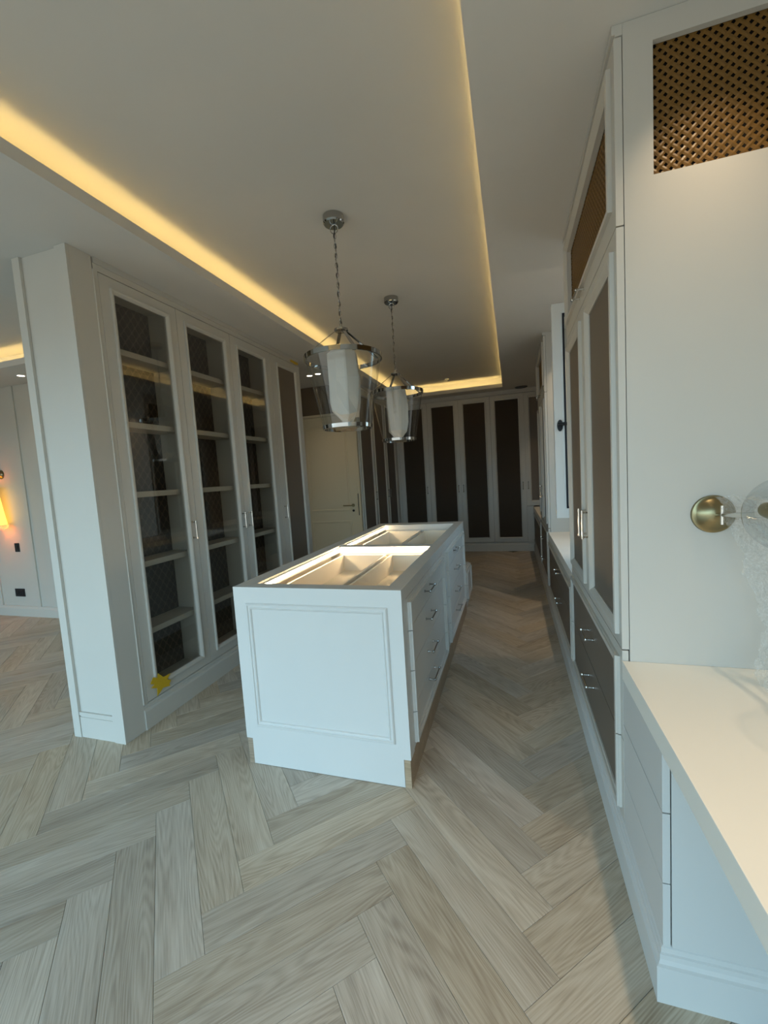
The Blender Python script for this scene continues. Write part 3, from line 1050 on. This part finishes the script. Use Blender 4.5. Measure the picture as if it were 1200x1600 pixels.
hb.prism([(hx + 0.019 * math.cos(a), hz_ - 0.006 + (0.040 if math.sin(a) > 0 else 0.040) * math.sin(a)) for a in [2 * math.pi * k / 20 for k in range(20)]], 0, -0.012)
hb.tube([(hx, 0, hz_), (hx, -0.045, hz_)], 0.012, 10)
hb.tube([(hx - 0.012, -0.045, hz_), (hx + 0.02, -0.048, hz_), (hx + 0.12, -0.048, hz_ - 0.002)], [0.013, 0.012, 0.010], 10)
hb.build('window_handle', 'black', sash)

# ------------------------------------------------------------------ island
XI0, XI1, YI0, YI1, HI, KZ = -1.381, -0.492, 1.763, 4.300, 0.950, 0.140
isl = thing('island_dresser', ((XI0 + XI1) / 2, (YI0 + YI1) / 2, 0), 'long pale dressing island with drawers and a lit open top', 'island')
FXR, FXL = XI1 - 0.075, XI0 + 0.095          # inner edges of the top frame
BAY = [(1.836, 2.910), (3.026, 4.130)]
# gable facing the camera, notched at both lower corners
b = MB(face_minus_y(YI0))
b.prism([(XI0 + 0.035, 0.002), (XI1 - 0.035, 0.002), (XI1 - 0.035, KZ), (XI1, KZ), (XI1, HI), (XI0, HI), (XI0, KZ), (XI0 + 0.035, KZ)], 0, 0.022)
gab = b.build('end_panel', 'island', isl, bevel=0.001)
gab['_org'] = isl['_org']
MB(face_minus_y(YI0)).ring(XI0 + 0.070, XI1 - 0.070, 0.213, 0.868,
    [(0, 0), (0.0, -0.004), (0.006, -0.010), (0.011, -0.010), (0.014, -0.005), (0.019, -0.005), (0.023, -0.009), (0.028, -0.007), (0.032, 0.0)]).build('moulding', 'island', gab)
# plinth boards
MB().box(XI1 - 0.034, XI1 - 0.004, YI0 + 0.002, YI1 - 0.02, 0.0, KZ - 0.001).build('plinth', 'oak_plinth', isl)
MB().box(XI0 + 0.004, XI0 + 0.034, YI0 + 0.002, YI1 - 0.02, 0.0, KZ - 0.001).build('plinth', 'oak_plinth', isl)
# body
b = MB()
b.box(XI0 + 0.021, XI1 - 0.021, YI0 + 0.023, YI1 - 0.02, KZ, 0.74)
b.box(XI0, XI0 + 0.0205, YI0 + 0.023, YI1 - 0.02, KZ, 0.896)
b.box(XI1 - 0.0205, XI1 - 0.002, YI0 + 0.023, YI1 - 0.02, 0.888, 0.897)
b.box(XI0, XI1, YI1 - 0.0195, YI1, KZ, 0.897)
b.box(XI0 + 0.021, XI1 - 0.021, YI0 + 0.023, YI0 + 0.06, 0.74, 0.897)
b.box(XI0 + 0.021, XI1 - 0.021, BAY[0][1] + 0.012, BAY[1][0] - 0.012, 0.74, 0.897)
b.box(XI0 + 0.021, XI1 - 0.021, BAY[1][1] + 0.012, YI1 - 0.02, 0.74, 0.897)
for ya, yb in ((YI0 + 0.024, 1.838), (2.918, 3.046), (4.186, YI1 - 0.02)):
    b.box(XI1 - 0.0205, XI1, ya, yb, KZ, 0.897)
b.build('body', 'island', isl)
# top frame
b = MB()
b.box(XI0, FXL, YI0 + 0.023, YI1, 0.8975, HI)
b.box(FXR, XI1, YI0 + 0.023, YI1, 0.8975, HI)
b.box(FXL, FXR, YI0 + 0.023, BAY[0][0], 0.8975, HI)
b.box(FXL, FXR, BAY[1][1], YI1, 0.8975, HI)
b.build('top_frame', 'island', isl, bevel=0.001)
MB().box(FXL + 0.001, FXR - 0.001, BAY[0][1] + 0.014, BAY[1][0] - 0.012, 0.8975, HI - 0.008).build('crossbar', 'island', isl)
XM = (FXL + FXR) / 2 + 0.045
for (ya, yb) in BAY:
    MB().box(FXL, FXL + 0.006, ya, yb + 0.012, 0.90, HI - 0.016).build('rebate', 'island', isl)
    MB().box(FXR - 0.004, FXR, ya, yb + 0.012, 0.90, HI - 0.016).build('rebate', 'island', isl)
    MB().box(FXL + 0.0065, FXL + 0.013, ya + 0.004, yb + 0.004, HI - 0.030, HI - 0.022).build('led_strip', 'led', isl)
    MB().box(FXL + 0.016, FXR - 0.006, yb + 0.003, yb + 0.010, HI - 0.034, HI - 0.022).build('led_strip', 'led', isl)
    for xa, xb in ((FXL + 0.040, XM - 0.016), (XM + 0.016, FXR - 0.008)):
        w_ = 0.014
        b = MB()
        b.box(xa, xb, ya + 0.004, yb - 0.020, 0.760, 0.770)
        b.box(xa, xa + w_, ya + 0.004, yb - 0.020, 0.770, 0.888)
        b.box(xb - w_, xb, ya + 0.004, yb - 0.020, 0.770, 0.888)
        b.box(xa + w_, xb - w_, ya + 0.004, ya + 0.004 + w_, 0.770, 0.888)
        b.box(xa + w_, xb - w_, yb - 0.020 - w_, yb - 0.020, 0.770, 0.888)
        b.build('drawer_tray', 'cream_wood', isl)
TI = face_plus_x(XI1)
drawer_bank(TI, isl, 1.838, 2.918, [0.888, 0.727, 0.530, 0.325, 0.148], 'island', None, (2.33, 0.15), [0.805, 0.645, 0.455, 0.290], mw=0.030, pad=0.020, proud=0.019, hmat='chrome')
drawer_bank(TI, isl, 3.046, 4.186, [0.888, 0.727, 0.530, 0.325, 0.148], 'island', None, (3.55, 0.15), [0.805, 0.645, 0.455, 0.290], mw=0.030, pad=0.020, proud=0.019, hmat='chrome')
# low unit half hidden by the far end of the island
low = thing('drawer_unit', (-0.95, 4.62, 0), 'low drawer unit half hidden behind the far end of the island', 'drawer unit')
MB().box(XI0 + 0.05, XI1 - 0.017, 4.34, 4.80, 0.0, 0.42).build('carcass', 'island', low, bevel=0.002)
drawer_bank(face_plus_x(XI1 + 0.004), low, 4.345, 4.795, [0.412, 0.26, 0.09], 'island', None, None, None, mw=0.026, pad=0.02, proud=0.012)

# ------------------------------------------------------------------ pendant lanterns
def pendant(y, label, seed):
    c = thing('pendant_lantern', (-0.937, y, 0), label, 'pendant lamp', 'glass pendant lanterns over the island')
    x = -0.937
    MB().lathe((x, y, 0), [(0.0, ZR - 0.045), (0.055, ZR - 0.045), (0.062, ZR - 0.038), (0.062, ZR - 0.0005), (0.0, ZR - 0.0005)], 32).build('canopy', 'chrome', c)
    b = MB()
    b.tube([(x + 0.024 * math.cos(a), y, ZR - 0.070 + 0.024 * math.sin(a)) for a in [2 * math.pi * k / 20 for k in range(20)]], 0.0028, 6, True)
    z, k = ZR - 0.094, 0
    while z > 2.372:
        zc_ = z - 0.015
        rot = (math.pi / 2) * (k % 2) + 0.25
        pts = []
        for q in range(12):
            a = 2 * math.pi * q / 12
            w_, h_ = 0.0075 * math.cos(a), 0.0165 * math.sin(a)
            pts.append((x + w_ * math.cos(rot), y + w_ * math.sin(rot), zc_ + h_))
        b.tube(pts, 0.0022, 5, True)
        z -= 0.0272
        k += 1
    b.build('chain', 'chrome', c)
    MB().tube([(x + 0.004 * math.sin(q * 1.9), y + 0.004 * math.cos(q * 2.3), ZR - 0.046 - q * 0.0315) for q in range(19)], 0.0036, 6).build('cable', 'black', c)
    MB().lathe((x, y, 0), [(0.0, 2.332), (0.036, 2.332), (0.042, 2.336), (0.042, 2.346), (0.030, 2.350), (0.010, 2.353), (0.008, 2.376), (0.0, 2.376)], 24).build('hub', 'chrome', c)
    RT_, RB_, ZT, ZB_ = 0.226, 0.146, 2.176, 1.772
    for k in range(4):
        a = math.radians(38 + 90 * k)
        ca, sa = math.cos(a), math.sin(a)
        b = MB()
        w_ = 0.0095
        vs = []
        for r_, z in ((0.030, 2.340), (0.122, 2.270), (RT_ - 0.004, ZT + 0.012), (RT_ - 0.004, ZT - 0.012)):
            for sg in (-1, 1):
                vs.append((x + r_ * ca - sg * w_ * sa, y + r_ * sa + sg * w_ * ca, z))
                vs.append((x + (r_ - 0.003) * ca - sg * w_ * sa, y + (r_ - 0.003) * sa + sg * w_ * ca, z - 0.003))
        fs = []
        for s_ in range(3):
            p = s_ * 4
            fs += [(p, p + 4, p + 6, p + 2), (p + 1, p + 3, p + 7, p + 5), (p, p + 1, p + 5, p + 4), (p + 2, p + 6, p + 7, p + 3)]
        fs += [(0, 2, 3, 1), (12, 13, 15, 14)]
        b.add(vs, fs)
        b.build('arm', 'chrome', c)
    MB().lathe((x, y, 0), [(RT_ - 0.001, ZT - 0.013), (RT_ + 0.007, ZT - 0.013), (RT_ + 0.008, ZT + 0.013), (RT_ + 0.001, ZT + 0.013), (RT_ - 0.001, ZT - 0.013)], 56).build('top_ring', 'chrome', c)
    MB().lathe((x, y, 0), [(RB_ - 0.006, ZB_ - 0.012), (RB_ + 0.004, ZB_ - 0.012), (RB_ + 0.006, ZB_ + 0.010), (RB_ - 0.002, ZB_ + 0.010), (RB_ - 0.006, ZB_ - 0.012)], 48).build('bottom_ring', 'chrome', c)
    MB().lathe((x, y, 0), [(RB_ + 0.0005, ZB_ + 0.004), (RT_ - 0.003, ZT - 0.008)], 56).build('glass_shade', 'shade_glass', c)
    # lamp holder still wrapped in white tissue
    b = MB()
    rnd = random.Random(seed)
    n, prof = 9, [(0.062, 2.222), (0.096, 2.200), (0.104, 2.05), (0.100, 1.93), (0.088, 1.855), (0.040, 1.815), (0.010, 1.790)]
    vs, fs = [], []
    for i, (r_, z) in enumerate(prof):
        for k in range(n):
            a = 2 * math.pi * k / n + 0.35
            rr = r_ * (1 + rnd.uniform(-0.13, 0.10)) * (1.0 if k % 3 else 0.86)
            vs.append((x + rr * math.cos(a), y + rr * math.sin(a), z + rnd.uniform(-0.02, 0.02) * (i > 2)))
    for i in range(len(prof) - 1):
        for k in range(n):
            j = (k + 1) % n
            fs.append((i * n + k, i * n + j, (i + 1) * n + j, (i + 1) * n + k))
    fs.append(tuple(range(n)))
    fs.append(tuple(reversed(range((len(prof) - 1) * n, len(prof) * n))))
    b.add(vs, fs)
    w = b.build('tissue_wrap', 'paper', c, label='white tissue wrapped round the lamp holder')
    return c
pendant(2.392, 'nearer of the two chrome and glass pendant lanterns above the island', 3)
pendant(3.612, 'farther of the two chrome and glass pendant lanterns above the island', 8)

# ------------------------------------------------------------------ ceiling fittings
def downlight(x, y, label):
    c = thing('downlight', (x, y, ZC), label, 'downlight', 'recessed downlights')
    MB().lathe((x, y, ZC), [(0.034, -0.0005), (0.046, -0.0005), (0.046, -0.004), (0.036, -0.005), (0.034, -0.0005)], 24).build('trim_ring', 'upvc', c)
    MB().lathe((x, y, ZC), [(0.0, -0.002), (0.033, -0.002)], 20).build('lens', 'lamp_face', c)
downlight(-2.41, 4.95, 'lit recessed downlight left of the nearer lantern, the one closer to the cabinets')
downlight(-2.28, 4.92, 'lit recessed downlight seen through the left glass of the nearer lantern')
downlight(-5.03, 3.30, 'lit recessed downlight in the lounge ceiling left of the pilaster')
b = MB()
b.lathe((0.20, 7.475, ZC), [(0.0, -0.003), (0.085, -0.003)], 28)
b.lathe((0.20, 7.475, ZC), [(0.085, -0.003), (0.088, -0.009), (0.100, -0.009), (0.104, -0.0005)], 28)
tag(b.build('ceiling_vent', 'black'), 'round black vent in the lowered ceiling before the end wall', 'vent')
b = MB()
b.lathe((-0.963, 7.03, ZR), [(0.0, -0.032), (0.012, -0.030), (0.014, -0.012), (0.034, -0.010), (0.036, -0.0005)], 20)
tag(b.build('ceiling_sensor', 'nickel'), 'tiny metal fitting on the raised ceiling near the far cove', 'sensor')

# ------------------------------------------------------------------ lounge wall fittings
YW = 3.5315
lamp = thing('wall_lamp', (-5.97, 3.53, 1.1), 'glowing yellow shaded wall lamp on the lounge wall at the left edge', 'wall lamp')
lx, ly = -5.97, 3.40
MB().lathe((lx, 3.5445, 1.775), [(0.0, 0.03), (0.035, 0.028), (0.052, 0.012), (0.055, 0.0)], 24, '-y').build('back_plate', 'brass', lamp)
MB().tube([(lx, 3.53, 1.775), (lx, ly, 1.775), (lx, ly, 1.66)], 0.007, 8).build('arm', 'brass', lamp)
MB().lathe((lx, ly, 0), [(0.068, 1.628), (0.085, 1.50), (0.104, 1.32), (0.122, 1.175), (0.120, 1.165)], 28).build('shade', 'yellow_shade', lamp)
b = MB()
vs, fs = [], []
for k in range(24):
    a = 2 * math.pi * k / 24
    for i, (r_, z) in enumerate(((0.125, 1.168), (0.118, 1.125), (0.085, 1.105))):
        rr = r_ * (1 + 0.12 * math.sin(k * 2.7 + i))
        vs.append((lx + rr * math.cos(a), ly + rr * math.sin(a), z + 0.012 * math.sin(k * 1.9)))
for k in range(24):
    j = (k + 1) % 24
    for i in range(2):
        fs.append((k * 3 + i, j * 3 + i, j * 3 + i + 1, k * 3 + i + 1))
b.add(vs, fs, True)
b.build('plastic_cover', 'plastic', lamp, label='loose clear plastic gathered under the shade')
pl = bpy.data.lights.new('wall_lamp_bulb', 'POINT')
pl.energy, pl.color, pl.shadow_soft_size = 1.6, (1.0, 0.62, 0.2), 0.05
po = bpy.data.objects.new('wall_lamp_bulb', pl)
po.location = (lx, ly, 1.36)
COL.objects.link(po)
sw = thing('light_switch', (-5.87, 3.545, 0.87), 'small black light switch below the yellow lamp', 'switch')
MB().box(-5.902, -5.822, 3.537, 3.5445, 0.815, 0.925).build('plate', 'black', sw, bevel=0.003)
MB().box(-5.880, -5.844, 3.533, 3.537, 0.840, 0.900).build('rocker', 'black', sw, bevel=0.001)
so = thing('wall_socket', (-5.95, 3.545, 0.30), 'wide black double socket low on the lounge wall', 'socket')
MB().box(-6.005, -5.835, 3.537, 3.5445, 0.250, 0.350).build('plate', 'black', so, bevel=0.003)
for sx in (-5.962, -5.878):
    MB().lathe((sx, 3.537, 0.300), [(0.024, 0.0), (0.026, 0.003), (0.029, 0.003), (0.030, 0.0)], 20, '-y').build('socket_rim', 'black', so)

# ------------------------------------------------------------------ brass lamp on the near tall cabinet, still in plastic
wl_ = thing('wall_lamp', (0.606, T1[0], 1.276), 'antique brass globe lamp in plastic wrap on the white cabinet side', 'wall lamp')
cx, cz, yw = 0.607, 1.278, T1[0] - 0.0005
MB().lathe((cx, yw, cz), [(0.0, 0.034), (0.016, 0.033), (0.034, 0.026), (0.048, 0.014), (0.053, 0.009), (0.059, 0.008), (0.0605, 0.0)], 40, '-y').build('back_plate', 'brass', wl_)
b = MB()
b.tube([(cx, yw - 0.032, cz), (cx + 0.030, yw - 0.24, cz + 0.022)], 0.0075, 10)
b.tube([(cx + 0.001, yw - 0.062, cz - 0.026), (cx + 0.001, yw - 0.062, cz + 0.032)], 0.0045, 8)
b.build('arm', 'nickel', wl_)
gx, gy, gz = 0.640, 1.238, 1.312
MB().lathe((gx, gy + 0.075, gz), [(0.0, -0.03), (0.020, -0.03), (0.024, 0.0), (0.016, 0.03), (0.0, 0.03)], 20, '-y').build('lamp_holder', 'brass', wl_)
prof = [(0.094 * math.sin(a), 0.094 * math.cos(a)) for a in [math.radians(8 + 150 * k / 24) for k in range(25)]]
MB().lathe((gx, gy, gz), [(r_, h_) for r_, h_ in prof], 48, '-y').build('glass_globe', 'shade_glass', wl_)
MB().lathe((gx, gy, gz), [(0.001, 0.045), (0.018, 0.038), (0.028, 0.015), (0.024, -0.012), (0.013, -0.04), (0.013, -0.05)], 24, '-y').build('bulb', 'bulb', wl_)
# crumpled clear film hanging from the lamp down to the worktop
def crumple(u, v, k):
    q = Vector((u * 7 + k, v * 9, k * 1.7))
    return 0.035 * noise.noise(q) + 0.020 * noise.noise(q * 2.7) + 0.010 * noise.noise(q * 6.1)
vs, fs = [], []
NU, NV = 54, 84
for j in range(NV + 1):
    v = j / NV
    for i in range(NU + 1):
        u = i / NU
        z = 1.345 - v * 0.555
        left = 0.585 + 0.105 * min(1, v * 1.45) ** 0.8 - 0.03 * max(0, v - 0.75) / 0.25
        xx = left + u * (0.26 + 0.06 * math.sin(v * 5))
        an = u * 3.3
        yy = T1[0] - 0.075 - 0.14 * math.sin(an * 0.9) * (0.35 + 0.65 * min(1, v * 2)) - 0.05 * v
        du, dv = crumple(u, v, 1.3), crumple(u, v, 9.1)
        vs.append((xx + du * (0.25 + 0.75 * u), min(T1[0] - 0.012, yy + dv * 1.3), max(CT + 0.002, z + crumple(u, v, 4.4) * (0.5 if v < 0.95 else 0.2))))
for j in range(NV):
    for i in range(NU):
        a = j * (NU + 1) + i
        fs.append((a, a + 1, a + NU + 2, a + NU + 1))
b = MB().add(vs, fs, True)
tag(b.build('plastic_wrap', 'plastic'), 'crumpled clear plastic film hanging from the brass lamp onto the worktop', 'plastic film')

for ob in bpy.data.objects:
    if '_org' in ob:
        del ob['_org']
